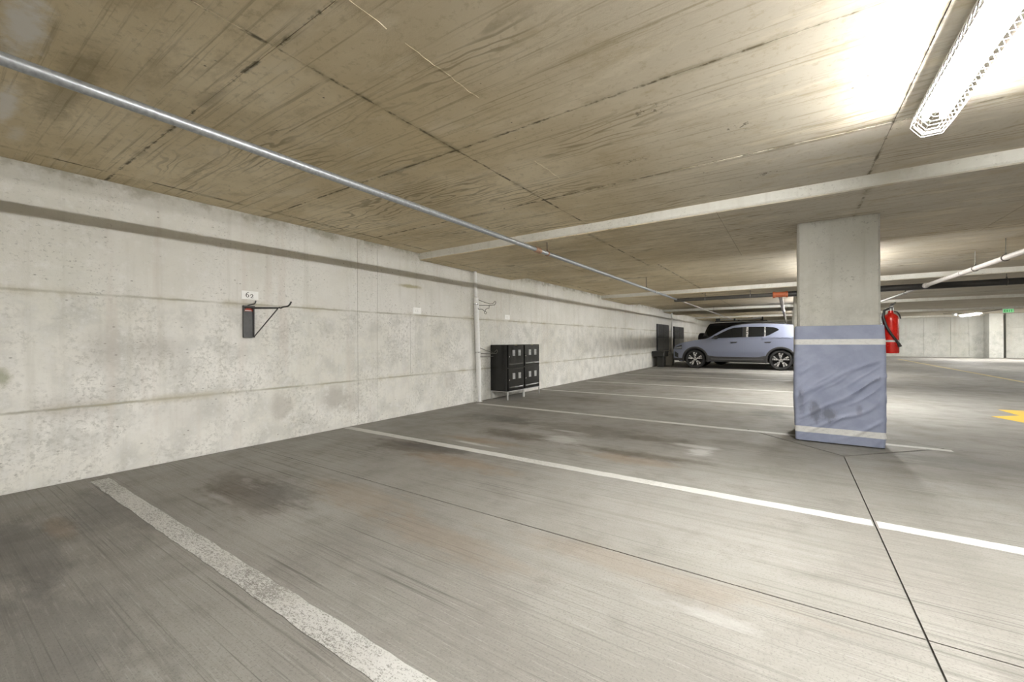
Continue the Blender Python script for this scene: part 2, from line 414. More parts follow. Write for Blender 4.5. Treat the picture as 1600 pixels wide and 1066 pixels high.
# ------------------------------------------------------------ floor: slabs with open control joints
floor = tag(MB().box(-.3, X1 + .3, Y0 - .3, Y1 + .3, -.25, -.012).build('floor', M_joint), kind='structure')
xs = [0, 4.945, 10.3, X1]; ys = [Y0] + [2.0 + 3.5523 * k for k in range(-3, 9)] + [Y1]
ys = sorted(set([y for y in ys if Y0 + .5 < y < Y1 - .5] + [Y0, Y1])); G = .0035; DIA = .812
coly = [CY + BAY * k for k in range(-2, 4)]
for i in range(3):
    for j in range(len(ys) - 1):
        x0, x1, y0, y1 = xs[i] + G, xs[i + 1] - G, ys[j] + G, ys[j + 1] - G
        poly = []
        for (x, y, cx_, cy_) in ((x0, y0, 1, 1), (x1, y0, -1, 1), (x1, y1, -1, -1), (x0, y1, 1, -1)):
            colx = abs(x - 4.945) < .1; hit = colx and any(abs(y - c) < .12 for c in coly)
            if hit:
                a, b = (x, y + cy_ * (DIA + .006)), (x + cx_ * (DIA + .006), y)
                seq = [a, b] if (cx_ * cy_ > 0) else [b, a]
                poly += seq
            else: poly.append((x, y))
        MB().prism(poly, -.1, 0).build('slab', M_floor, floor)
for c in coly:
    MB().prism([(CX, c - DIA), (CX + DIA, c), (CX, c + DIA), (CX - DIA, c)], -.1, -.001).build('column_block_out', M_floor, floor)

# ------------------------------------------------------------ left wall in cast panels
wl = tag(MB().box(-.3, -.006, Y0, Y1, -.2, H + .05).build('wall_left', M_wall), kind='structure')
ysw = [Y0, -6.4, -4.0, -1.6, 3.272, 3.576, 6.203, 6.688, 9.56, 11.2, 13.39, 14.9, 17.8, 20.3, 22.7, 25.1, 27.5, 29.9, Y1]
for j in range(len(ysw) - 1):
    y0, y1 = ysw[j] + .002, ysw[j + 1] - .002
    zr = [0, .562, 1.439, H + .02]
    if j == 4: zr = [0, 1.10, H + .02]
    if j == 6: zr = [0, .95, H + .02]
    for k in range(len(zr) - 1):
        if j == 5 and k == 1:
            for a, b in ((y0, 4.146), (4.15, y1)): MB().box(-.02, random.uniform(-.0012, .0012), a, b, zr[k] + .0025, zr[k + 1] - .0025).build('panel', M_wall, wl)
        else:
            MB().box(-.02, random.uniform(-.0015, .0015), y0, y1, zr[k] + .0025, zr[k + 1] - .0025).build('panel', M_wall, wl)
# other walls
wf = tag(MB().box(-.3, X1 + .3, Y1, Y1 + .3, -.2, H + .05).build('wall_far', M_farwall), kind='structure')
for a, b in ((0.05, 2.4), (2.4, 4.8), (4.8, 7.2), (7.2, 9.6), (9.6, 10.9), (10.9, 12.0), (12.0, 12.7), (12.7, 13.23)):
    for z0, z1 in ((0, 1.12), (1.12, H)):
        MB().box(a + .006, b - .006, Y1 - .02 - random.uniform(0, .006), Y1, z0 + .004, z1 - .004).build('panel', M_farwall, wf)
MB().cbox(13.26, 13.78, 32.25, 33.0, 0, H, .015).build('pilaster', M_farwall, wf)
for z0, z1 in ((0, .9), (.9, 1.6), (1.6, H)):
    MB().box(13.95, X1, Y1 - .45, Y1, z0 + .004, z1 - .004).build('panel', M_farwall, wf)
tag(MB().box(X1, X1 + .3, Y0, Y1, -.2, H + .05).build('wall_right', M_farwall), kind='structure')
tag(MB().box(-.3, X1 + .3, Y0 - .3, Y0, -.2, H + .05).build('wall_back', M_farwall), kind='structure')

# ------------------------------------------------------------ ceiling: slab, formwork panels, wide shallow beams
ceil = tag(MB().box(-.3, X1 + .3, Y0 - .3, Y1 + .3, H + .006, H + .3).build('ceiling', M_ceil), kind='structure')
cx = [0, .25, 2.665, 5.077, 7.49, 9.9, 12.31, 14.72, X1]
for k in range(-2, 5):
    f = BF + BAY * k; b = f - BAY + BW
    rows = [b, f - 3.38, f - 2.178, f - .966, f]
    for j in range(4):
        y0, y1 = max(rows[j], Y0), min(rows[j + 1], Y1)
        if y1 - y0 < .05: continue
        for i in range(len(cx) - 1):
            if k >= 2 and i > 0 and j != 0 and False: continue
            e = random.uniform(-.002, .0015)
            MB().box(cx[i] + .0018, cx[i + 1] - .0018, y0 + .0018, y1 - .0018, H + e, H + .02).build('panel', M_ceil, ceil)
# thin ridge of laitance left by a form edge
for x, a, b, w in ((3.16, .5, 1.15, .012), (3.165, 1.25, 1.75, .008), (3.02, 2.6, 3.0, .008)):
    MB().tube([(x + random.uniform(-.006, .006), a + (b - a) * t / 14, H + .0005) for t in range(15)], [w * random.uniform(.05, .2) for _ in range(15)], 6).build('laitance_ridge', M_ceil, ceil)
sx = [0, 1.55, 3.98, 6.32, 8.73, 11.14, 13.55, X1]
for k in range(-2, 5):
    f = BF + BAY * k; b = min(f + BW, Y1)
    if f < Y0 + .1: f = Y0
    bm_ = MB().cbox(-.05, X1 + .05, f, b, HB + .01, H + .1, .012).build('ceiling_beam', M_beam); tag(bm_, kind='structure')
    m_ = f + (b - f) * .5
    for i in range(len(sx) - 1):
        for y0, y1 in ((f + .012, m_), (m_, b - .012)):
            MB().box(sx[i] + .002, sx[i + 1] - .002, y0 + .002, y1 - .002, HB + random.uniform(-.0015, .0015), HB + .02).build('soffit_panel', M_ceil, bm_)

# ------------------------------------------------------------ columns
for n, c in enumerate(coly):
    if c < Y0 + .5: continue
    o = MB().cbox(CX - CW, CX + CW, c - CW, c + CW, -.01, HB + .02, .018).build('concrete_column', M_col)
    tag(o, kind='structure')

# ------------------------------------------------------------ painted lines
def line_strip(name, label, pts, w, m, group, axis='x', cat='floor line'):
    mb = MB(); rng = random.Random(sum(map(ord, label))); N = 60
    (x0, y0), (x1, y1) = pts; rows = []
    for i in range(N + 1):
        t = i / N; x, y = x0 + (x1 - x0) * t, y0 + (y1 - y0) * t
        a, b = w / 2 + rng.uniform(-.004, .004), w / 2 + rng.uniform(-.004, .004)
        rows.append(((x, y - a), (x, y + b)) if axis == 'x' else ((x - a, y), (x + b, y)))
    mb.grid([[(*r[0], .0002), (*r[0], .0022), (*r[1], .0022), (*r[1], .0002)] for r in rows])
    return tag(mb.build(name, m), label, cat, group)
GL = 'white stall lines'
LL = [(.14, 4.95, .8736, .105, 'nearest white stall line, worn and flaking, in the lower left', M_whiteworn),
      (.04, 7.2, 3.10, .10, 'long white stall line running in front of the padded column to the right edge', M_white),
      (.16, 5.80, 5.487, .09, 'white stall line that runs under the blue-grey padded column', M_white),
      (.09, 5.0, 7.80, .09, 'white stall line starting beside the far end of the black lockers', M_white),
      (.16, 5.0, 9.98, .09, 'thin white stall line, second beyond the black lockers', M_white),
      (.3, 5.0, 12.6, .09, 'faint white stall line meeting the second column', M_white),
      (.3, 5.0, 15.05, .09, 'white stall line just in front of the silver car', M_white)]
for x0, x1, y, w, lab, m in LL:
    if x0 < 4.9 < x1 and y < 3.5 and y > 1: # broken where the slab joint crosses
        o = line_strip('stall_line', lab, ((x0, y), (4.935, y)), w, m, GL)
        line_strip('stall_line', 'short end of a white stall line beyond the lengthwise floor joint at the right edge', ((4.957, y - .004), (x1, y - .03)), w, m, GL)
    else: line_strip('stall_line', lab, ((x0, y), (x1, y)), w, m, GL)
line_strip('lane_line', 'thin faded yellow line along the far drive aisle', ((9.15, 10.0), (9.15, 29.0)), .11, M_yel2, None, 'y')
arrow = [(6.78, 8.19), (6.94, 7.80), (7.5, 8.0), (8.0, 8.3), (9.6, 8.55), (9.6, 8.85), (8.1, 8.75), (7.9, 9.2), (7.34, 9.08), (7.07, 9.0), (7.12, 8.47)]
tag(MB().prism(arrow, .0002, .0025).build('floor_arrow', M_yellow), 'bright yellow painted arrow on the aisle floor at the right edge', 'floor marking')

# ------------------------------------------------------------ strip lights with wire guards
def make_light():
    r = thing('strip_light', '', 'light', (5.222, 2.02, 0), 0, 'guarded ceiling strip lights')
    L = 1.22
    h = MB().cbox(-.05, .05, -L, L, 2.312, H - .003, .004)
    h.build('housing', M_house, r)
    MB().add([(-.066, -L, 2.2915), (-.048, -L, 2.311), (.048, -L, 2.311), (.066, -L, 2.2915), (-.066, L, 2.2915), (-.048, L, 2.311), (.048, L, 2.311), (.066, L, 2.2915)],
             [(0, 1, 5, 4), (1, 2, 6, 5), (2, 3, 7, 6)]).build('reflector', M_house, r)
    for s in (-1, 1):
        t = MB().tube([(s * .037, -L + .03, 2.279), (s * .037, L - .03, 2.279)], .0127, 12).build('tube', M_tube, r, True)
        MB().box(s * .037 - .012, s * .037 + .012, -L + .002, -L + .028, 2.264, 2.312).build('socket', M_house, t)
        MB().box(s * .037 - .012, s * .037 + .012, L - .028, L - .002, 2.264, 2.312).build('socket', M_house, t)
    g = MB()
    hexa = [(-.074, 2.325), (-.088, 2.262), (-.045, 2.200), (.045, 2.200), (.088, 2.262), (.074, 2.325)]
    ny = 48
    for i in range(ny + 1):
        y = -L - .03 + (2 * L + .06) * i / ny
        g.tube([(x, y, z) for x, z in hexa], .0016, 4)
    for x, z in hexa: g.tube([(x, -L - .03, z), (x, L + .03, z)], .0022, 4)
    for s in (-1, 1):
        for q in range(1, 4):
            k = 1 - q * .17
            g.tube([(x * k, s * (L + .03), 2.27 + (z - 2.27) * k) for x, z in hexa], .0016, 4)
    g.build('wire_guard', M_guard, r)
    return r
Lp = make_light()
for y, lab in ((10.4, 'added outer row strip light out of view to the right, nearer'), (29.0, 'added outer row strip light beside the far wall, out of view to the right')):
    dup(Lp, (14.7, y, 0), lab)  # unseen outer row, added to brighten the right side and far end
Lp['label'] = 'nearest bright strip light in a white wire guard, top right'
for k, lab in ((-1, 'strip light of the stall row behind the viewpoint'), (1, 'strip light just behind the padded column'), (2, 'strip light above the aisle side of the silver car'), (3, 'strip light of the stall row nearest the far wall')):
    dup(Lp, (5.222, 2.02 + BAY * k, 0), lab)
for y, lab in ((20.75, 'far strip light cut by the right edge near the exit sign'), (27.9, 'far small glowing strip light above the far wall')):
    far = dup(Lp, (11.54, y, 0) if y < 25 else (11.84, 29.35, -.055), lab)
for y in (-.9, .9): MB().tube([(0, y, H - .005), (0, y, H + .055)], .006, 6).build('hanger_rod', M_rod, far)

# ------------------------------------------------------------ sprinkler pipes
def ring(mb, c, r, t, n=14, axis='Y'):
    pts = []
    for i in range(n):
        a = 2 * PI * i / n
        pts.append((c[0] + r * math.cos(a), c[1], c[2] + r * math.sin(a)) if axis == 'Y' else (c[0], c[1] + r * math.cos(a), c[2] + r * math.sin(a)))
    return mb.tube(pts, t, 6, closed=True)
def hanger(par, x, y, z, r, top, m=M_rod, clamp=None, axis='Y'):
    h = MB().tube([(x, y, z + r), (x, y, top)], .005, 6)
    h.build('hanger_rod', M_rod, par)
    g = MB(); ring(g, (x, y, z), r + .004, .005, axis=axis)
    ring(g, (x, y + (.012 if axis == 'Y' else 0), z), r + .004, .004, axis=axis)
    g.tube([(x - .01, y, z + r), (x, y, z + r + .05), (x + .01, y, z + r)], .004, 6)
    g.build('hanger_ring', clamp or m, par)
p1 = thing('sprinkler_pipe', 'galvanised pipe running overhead from the upper left towards the silver car', 'pipe', (2.136, 0, 0))
def px(y): return 2.105 - .0035 * y
pz = 2.120
MB().tube([(px(y) - 2.136 + dx, y, pz + dz) for y, dx, dz in ((Y0 + .02, 0, 0), (-2, 0, 0), (.2, 0, .002), (1.5, .0, 0), (2.6, -.012, .006), (4.1, 0, 0), (8, 0, 0), (11.45, 0, 0))], .0253, 18).build('pipe_run', M_galv, p1, True)
MB().tube([(px(11.6) - 2.136, 11.6, pz), (px(25) - 2.136, 25, pz)], .0195, 12).build('pipe_run', M_ppipe, p1, True)
MB().lathe([(.03, -.06), (.034, -.055), (.034, -.02), (.028, -.015), (.028, .015), (.034, .02), (.034, .055), (.03, .06)], (px(4.25) - 2.136, 4.22, pz), 'Y', 16).build('coupling', M_copper, p1, True)
hanger(p1, px(4.45) - 2.136, 4.45, pz, .0253, HB, clamp=M_copper)
hanger(p1, px(8.7) - 2.136, 8.7, pz, .0253, H, clamp=M_steel)
MB().lathe([(.03, -.05), (.034, -.045), (.034, .045), (.03, .05)], (px(9.4) - 2.136, 9.4, pz), 'Y', 14).build('coupling', M_steel, p1, True)
hanger(p1, px(18) - 2.136, 18.0, pz, .0195, H - .0)

p2 = thing('sprinkler_pipe', 'pale painted pipe slanting across the ceiling right of the padded column', 'pipe', (6.91, 0, 0))
def qx(y): return 6.91 - .034 * (min(y, 11.4) - 7.64) - .027 * max(0, y - 11.4) - 6.91
MB().tube([(qx(y), y, 2.1) for y in (Y0 + .02, 4, 7.64, 11.42)], .036, 18).build('pipe_run', M_ppipe, p2, True)
MB().tube([(qx(y), y, 2.1) for y in (11.66, 15.2, 27.0)], .026, 12).build('pipe_run', M_ppipe, p2, True)
MB().lathe([(.04, -.1), (.05, -.09), (.05, .0), (.044, .02)], (qx(11.42), 11.42, 2.1), 'Y', 16).build('end_fitting', M_ppipe, p2, True)
for y, t in ((8.1, H), (9.05, H), (12.9, HB)): hanger(p2, qx(y), y, 2.1, .037 if y < 11.4 else .027, t, clamp=M_rod)
MB().lathe([(.041, -.03), (.044, -.025), (.044, .025), (.041, .03)], (qx(9.6), 9.6, 2.1), 'Y', 16).build('coupling', M_ppipe, p2, True)

YM = 11.55
p3 = thing('main_pipe', 'black main pipe crossing the ceiling behind the padded column', 'pipe', (0, YM, 0))
MB().tube([(2.0, 0, 2.105), (4.28, 0, 2.105)], .045, 18).build('pipe_run', M_greypipe, p3, True)
MB().tube([(4.46, 0, 2.10), (X1 - .02, 0, 2.10)], .062, 18).build('pipe_run', M_blackpipe, p3, True)
t = MB().lathe([(.058, -.15), (.075, -.145), (.075, -.105), (.062, -.1), (.062, .1), (.075, .105), (.075, .145), (.058, .15)], (4.36, 0, 2.10), 'X', 20)
tag(t.build('tee_fitting', M_orange, p3, True), 'orange-red grooved tee')
hanger(p3, 2.75, 0, 2.105, .046, HB, clamp=M_steel, axis='X'); hanger(p3, 3.75, 0, 2.105, .046, HB, clamp=M_steel, axis='X'); hanger(p3, 7.9, 0, 2.10, .064, HB, axis='X')
p4 = thing('branch_pipe', 'pale branch pipe running back from the orange tee beside the second column', 'pipe', (4.36, YM, 0))
MB().tube([(0, .06, 2.06), (0, .12, 2.05), (-.01, 10, 2.06), (-.03, 20, 2.06)], .042, 14).build('pipe_run', M_ppipe, p4, True)
ring(MB(), (0, 6, 2.057), .045, .008).build('coupling', M_steel, p4)

# ------------------------------------------------------------ padded wrap on the first column
def pad_loop(n=64):
    """rounded square loop, (x, y, arc) about the column centre, starting at the back left"""
    a, r = CW + .024, .022; pts = []
    for qx_, qy_, a0 in ((1, -1, -PI / 2), (1, 1, 0), (-1, 1, PI / 2), (-1, -1, PI)):
        for i in range(5):
            t = a0 + PI / 2 * i / 4; pts.append((qx_ * (a - r) + r * math.cos(t), qy_ * (a - r) + r * math.sin(t)))
    out = []; L = len(pts)
    for i in range(L):
        p, q = pts[i], pts[(i + 1) % L]; d = math.hypot(q[0] - p[0], q[1] - p[1]); k = max(1, int(d / .012))
        for j in range(k): out.append((p[0] + (q[0] - p[0]) * j / k, p[1] + (q[1] - p[1]) * j / k))
    return out
LOOP = pad_loop()
def pad_disp(x, y, z):
    # diagonal drag folds, strongest in the middle below the top tape
    if y < -CW: u = x
    elif x < -CW: u = -CW - (y + CW) * .9
    else: u = x + y
    w = 0
    m = max(0, min(1, (.95 - z) / .25)) * max(.25, min(1, z / .2))
    s = (z - .62 * u)
    f1 = math.sin(s * 30 + 2.6 * mnoise.noise((u * 3, z * 3, .3))); f2 = math.sin((z - .8 * u) * 62 + 3 * mnoise.noise((u * 4, z * 4, 1.3)))
    edge = 1 if y < -CW and abs(x) < CW - .02 else .35
    w += .020 * m * edge * max(0, f1) ** 4 * max(0, .5 + 1.1 * mnoise.noise((u * 2.2, s * 5, 5)))
    w += .011 * m * edge * max(0, f2) ** 4 * max(0, .35 + 1.3 * mnoise.noise((u * 3, s * 7, 9)))
    w += .004 * mnoise.noise((u * 3.0, z * 2.6, 2.1))
    if x < -CW + .03: w += .0025 * mnoise.noise((z * 26, u * 3, 1)) * m
    bulge = .012 * math.sin(PI * min(1, max(0, z / 1.18))) ** .7
    return bulge + w
def pad_pt(x, y, z, off=0):
    n = Vector((x, y)); a = CW
    # outward normal of the rounded square
    nx = max(-1, min(1, (abs(x) - (CW + .002)) / .022)) * (1 if x > 0 else -1) if abs(x) > CW + .002 else 0
    ny = max(-1, min(1, (abs(y) - (CW + .002)) / .022)) * (1 if y > 0 else -1) if abs(y) > CW + .002 else 0
    l = math.hypot(nx, ny) or 1; d = pad_disp(x, y, z) + off
    return (x + nx / l * d, y + ny / l * d, z)
pad = thing('column_pad', 'grey-blue padded wrap around the foot of the concrete column with two pale tapes', 'column pad', (CX, CY, 0))
zs = [.012 + (1.184 - .012) * i / 110 for i in range(111)]
rows = [[pad_pt(x, y, z) for x, y in LOOP] for z in zs]
top = [(x * (CW + .001) / (CW + .024), y * (CW + .001) / (CW + .024), 1.186) for x, y in LOOP]
MB().grid(rows + [top], True).build('cover', M_pad, pad, True)
for z0, z1, nm in ((.995, 1.05, 0), (.098, .158, 1)):
    zz = [z0 + (z1 - z0) * i / 6 for i in range(7)]
    MB().grid([[pad_pt(x, y, z, .0015) for x, y in LOOP] for z in zz], True).build('reflective_tape', M_tape, pad, True)

# ------------------------------------------------------------ fire extinguisher on the column's aisle side
ex = thing('fire_extinguisher', 'red fire extinguisher hung on the right side of the padded column', 'extinguisher', (5.374, 5.47, 0))
MB().lathe([(.0, .905), (.056, .908), (.062, .918), (.062, 1.235), (.058, 1.262), (.045, 1.285), (.026, 1.298), (.02, 1.31), (.02, 1.325), (0, 1.326)], (0, 0, 0), 'Z', 28).build('cylinder', M_red, ex, True)
MB().lathe([(.0, 1.326), (.022, 1.326), (.022, 1.352), (.014, 1.36), (0, 1.36)], (0, 0, 0), 'Z', 14).build('valve', M_steel, ex, True)
MB().box(-.012, .012, -.075, .03, 1.362, 1.368).add([(-.012, .03, 1.362), (.012, .03, 1.362), (.012, -.08, 1.392), (-.012, -.08, 1.392)], [(0, 1, 2, 3)]).tube([(0, .02, 1.366), (.01, -.03, 1.38), (.02, -.085, 1.398)], .008, 8).build('handle', M_steel, ex)
MB().lathe([(.0, 0), (.015, 0), (.015, .012), (0, .012)], (-.03, -.02, 1.338), 'Y', 14).build('gauge', M_steel, ex)
MB().tube([(-.02, -.02, 1.345), (-.052, -.045, 1.33), (-.064, -.058, 1.27), (-.045, -.072, 1.18), (-.01, -.076, 1.10), (.025, -.07, 1.04), (.045, -.062, 1.005)], .0105, 10).build('hose', M_black, ex, True)
MB().tube([(.045, -.062, 1.008), (.058, -.055, .975)], [.012, .016], 10).build('nozzle', M_black, ex, True)
MB().tube([(.02, -.02, 1.318), (.045, -.02, 1.31), (.062, -.015, 1.28), (.07, -.012, 1.245)], .006, 8).build('safety_strap', M_black, ex, True)
MB().lathe([(.0628, 1.018), (.0645, 1.02), (.0645, 1.036), (.0628, 1.038)], (0, 0, 0), 'Z', 28).build('band', M_tape, ex, True)
MB().box(-.106, -.06, -.02, .02, .93, 1.30).build('wall_bracket', M_steel, ex)

# ------------------------------------------------------------ number signs
def ribbon(mb, pts, ws, x=.0028):
    """flat stroke of varying width in the plane of the wall; pts (u, v) with u along y and v up"""
    P = [Vector(p) for p in pts]; rows = []
    for i, p in enumerate(P):
        t = (P[min(i + 1, len(P) - 1)] - P[max(i - 1, 0)]).normalized(); n = Vector((-t.y, t.x)) * ws[i] / 2
        rows.append([(x, *(p + n)), (x, *(p - n))])
    mb.grid(rows); return mb
def digit6(mb, u, v, s):
    a = [(.86, .98), (.72, 1.0), (.5, .93), (.3, .75), (.2, .5), (.2, .3), (.3, .1), (.5, .02), (.7, .1), (.8, .28), (.72, .47), (.52, .55), (.34, .47), (.24, .33)]
    w = [.06, .07, .08, .11, .14, .14, .11, .07, .11, .13, .11, .07, .07, .05]
    return ribbon(mb, [(u + x * s * .82, v + y * s) for x, y in a], [k * s * 1.15 for k in w])
def digit2(mb, u, v, s):
    a = [(.16, .5), (.18, .62), (.35, .72), (.55, .7), (.7, .58), (.68, .42), (.5, .26), (.3, .12), (.14, .03)]
    w = [.13, .09, .08, .11, .14, .13, .09, .07, .05]
    ribbon(mb, [(u + x * s * .78, v + y * s) for x, y in a], [k * s * 1.15 for k in w])
    return ribbon(mb, [(u + x * s * .78, v + y * s) for x, y in ((.12, .04), (.3, .06), (.6, .04), (.82, .06), (.86, .16))], [k * s for k in (.06, .1, .1, .07, .04)])
s62 = thing('number_sign', 'white sign reading 62 above the folding wall rack', 'sign', (.002, 1.932, 1.489))
MB().cbox(0, .003, 0, .158, 0, .084, .0006).build('plate', M_sign, s62)
mb = MB(); digit6(mb, .034, .020, .050); digit2(mb, .077, .014, .052)
mb.v = [(x + .0006, y, z) for x, y, z in mb.v]; mb.build('number', M_ink, s62)
for loc, w, h, lab, g in (((.002, 4.20, 1.459), .158, .092, 'small white sign with faded print between the wall rack and the white pole', .03), ((.002, 6.53, 1.468), .17, .09, 'small white sign with faded print above the black lockers', .03)):
    s = thing('number_sign', lab, 'sign', loc); MB().cbox(0, .003, 0, w, 0, h, .0006).build('plate', M_sign, s)
    mb = MB()
    for a in (.30, .52):
        mb.box(.003, .0034, w * a, w * (a + .18), h * .28, h * .32).box(.003, .0034, w * a, w * (a + .18), h * .62, h * .66).box(.003, .0034, w * a, w * (a + .03), h * .28, h * .66)
    mb.build('faded_print', M_faint, s)

# ------------------------------------------------------------ folding bike rack on the wall
rk = thing('bike_wall_rack', 'grey folding bike rack with two hooks on the wall below the sign 62', 'bike rack', (.002, 1.992, 1.105))
fr = MB().box(0, .004, -.047, .047, 0, .312)
for s in (-1, 1): fr.box(0, .026, s * .047 - .004, s * .047 + .004, 0, .312)
fr.box(0, .03, -.05, .05, -.004, .004)
fr.build('back_plate', M_plate, rk)
MB().box(0, .03, -.052, .052, .296, .318).build('top_cap', M_black, rk)
tag(MB().box(.004, .006, -.035, .04, .262, .285).box(.004, .0055, -.02, .03, .285, .295).build('sticker', M_redst, rk), 'red and white sticker')
MB().box(.0062, .0066, -.03, .03, .266, .273).build('sticker_stripe', M_sign, rk)
tip = (.57, .008, .268)
MB().tube([(.01, -.04, .300), tip], .0085, 8).tube([(.01, .045, .295), tip], .0085, 8).build('arm', M_black, rk, True)
MB().tube([(.02, .045, .002), (.57, .008, .262)], .006, 8).build('strut', M_black, rk, True)
MB().tube([(.02, -.02, .312), (.03, .0, .325), (.03, .045, .338), (.031, .055, .348), (.03, .062, .372)], .0065, 8).build('hook', M_black, rk, True)
MB().tube([(.585, .012, .272), (.61, .016, .266), (.635, .022, .275), (.705, .03, .279), (.73, .034, .292), (.75, .038, .318)], .0075, 8).build('hook', M_black, rk, True)

# ------------------------------------------------------------ white pole with bicycle cradles
pl = thing('bike_storage_pole', 'white floor-to-ceiling pole with wire bicycle cradles beside the black lockers', 'bike pole', (.07, 5.655, 0))
lean = lambda z: (-.015 * z / 2.25, -.085 * z / 2.25)
def polept(z): return (*lean(z), z)
MB().cbox(-.034, .034, -.034, .034, 0, .012, .002).tube([polept(.01), polept(.30)], .030, 14).build('foot', M_post, pl, True)
MB().tube([polept(.27), polept(.29), polept(1.80), polept(1.808)], [.036, .042, .042, .03], 16).build('sleeve', M_post, pl, True)
MB().tube([polept(1.82), polept(HB - .002)], .029, 14).build('inner_tube', M_post, pl, True)
for z in (1.69, .86):
    c = polept(z); rg = MB(); n = 14
    rg.lathe([(.044, -.012), (.048, -.01), (.048, .01), (.044, .012)], c, 'Z', 16).build('clamp', M_steel, pl, True)
    low = z < 1
    w = MB().tube([(c[0] + .03, c[1] + .02, z + .075), (c[0] + .12, c[1] + .06, z + .035), (c[0] + .22, c[1] + .10, z + .0), (c[0] + .27, c[1] + .11, z + .0), (c[0] + .30, c[1] + .12, z + .03), (c[0] + .31, c[1] + .13, z + .045), (c[0] + .325, c[1] + .13, z + .02), (c[0] + .30, c[1] + .13, z - .02), (c[0] + .22, c[1] + .11, z - .025), (c[0] + .04, c[1] + .03, z - .02)], .0055, 6)
    w.build('cradle_arm', M_wire, pl, True)
    if not low:
        MB().tube([(c[0] + .03, c[1], z - .05), (c[0] + .05, c[1] + .0, z - .09), (c[0] + .11, c[1] + .02, z - .09), (c[0] + .15, c[1] + .03, z - .12), (c[0] + .16, c[1] + .03, z - .165), (c[0] + .18, c[1] + .04, z - .175), (c[0] + .195, c[1] + .04, z - .15), (c[0] + .17, c[1] + .03, z - .13), (c[0] + .17, c[1] + .04, z - .10), (c[0] + .21, c[1] + .05, z - .075), (c[0] + .23, c[1] + .055, z - .09), (c[0] + .235, c[1] + .06, z - .03)], .0055, 6).build('cradle_hook', M_wire, pl, True)
    else:
        MB().tube([(c[0] + .03, c[1] + .02, z - .08), (c[0] + .2, c[1] + .10, z - .08), (c[0] + .24, c[1] + .12, z - .07)], .0045, 6).build('cradle_hook', M_wire, pl, True)

# ------------------------------------------------------------ black lockers (two double units side by side)
def locker(y0, w, lab):
    r = thing('locker', lab, 'locker', (.012, y0, 0), 0, 'black lockers beside the white pole')
    D, Z0, Z1 = .378, .150, .985
    MB().cbox(0, D - .012, 0, w, Z0, Z1, .004).build('body', M_lock, r)
    MB().box(0, D, .002, w - .002, Z0 - .012, Z0).build('base_rail', M_leg, r)
    for x in (.012, D - .014):
        for y in (.012, w - .012):
            MB().box(x - .011, x + .011, y - .010, y + .010, 0, Z0 - .012).build('leg', M_leg, r)
    hz = (Z1 - Z0) / 2
    for k in (0, 1):
        a, b = Z0 + hz * k + .01, Z0 + hz * (k + 1) - .012
        d = MB().cbox(D - .012, D + .004, .022, w - .022, a, b, .003).build('door', M_lock, r)
        # pressed rib across the door, then pale louvred vents and the latch
        MB().add([(D + .0035, .04, a + .02), (D + .0035, w - .04, a + .02), (D + .010, w - .06, a + .045), (D + .010, .06, a + .045), (D + .0035, .04, a + .07), (D + .0035, w - .04, a + .07)], [(0, 1, 2, 3), (3, 2, 5, 4)]).build('rib', M_lock, d)
        for s in (.27, .62):
            v = MB()
            for q in range(5):
                zz = b - .085 - q * .022
                v.add([(D + .004, w * s, zz), (D + .004, w * s + .085, zz), (D + .011, w * s + .085, zz - .014), (D + .011, w * s, zz - .014), (D + .004, w * s, zz - .018), (D + .004, w * s + .085, zz - .018)], [(0, 1, 2, 3), (3, 2, 5, 4)])
            v.build('vent', M_lockvent, d)
        MB().lathe([(.0, .0), (.012, 0), (.012, .008), (.006, .014), (0, .014)], (D + .004, .045, b - .2), 'X', 12).build('latch', M_steel, d)
    MB().box(D - .004, D - .002, w * .5 - .035, w * .5 + .045, Z1 - .035, Z1 - .006).box(D - .012, D - .002, w * .5 - .035, w * .5 + .045, Z1 - .030, Z1 - .008).build('label_holder', M_label, r)
    return r
locker(6.055, .545, 'black double-door locker nearer the white pole')
locker(6.603, .58, 'black double-door locker farther from the white pole')

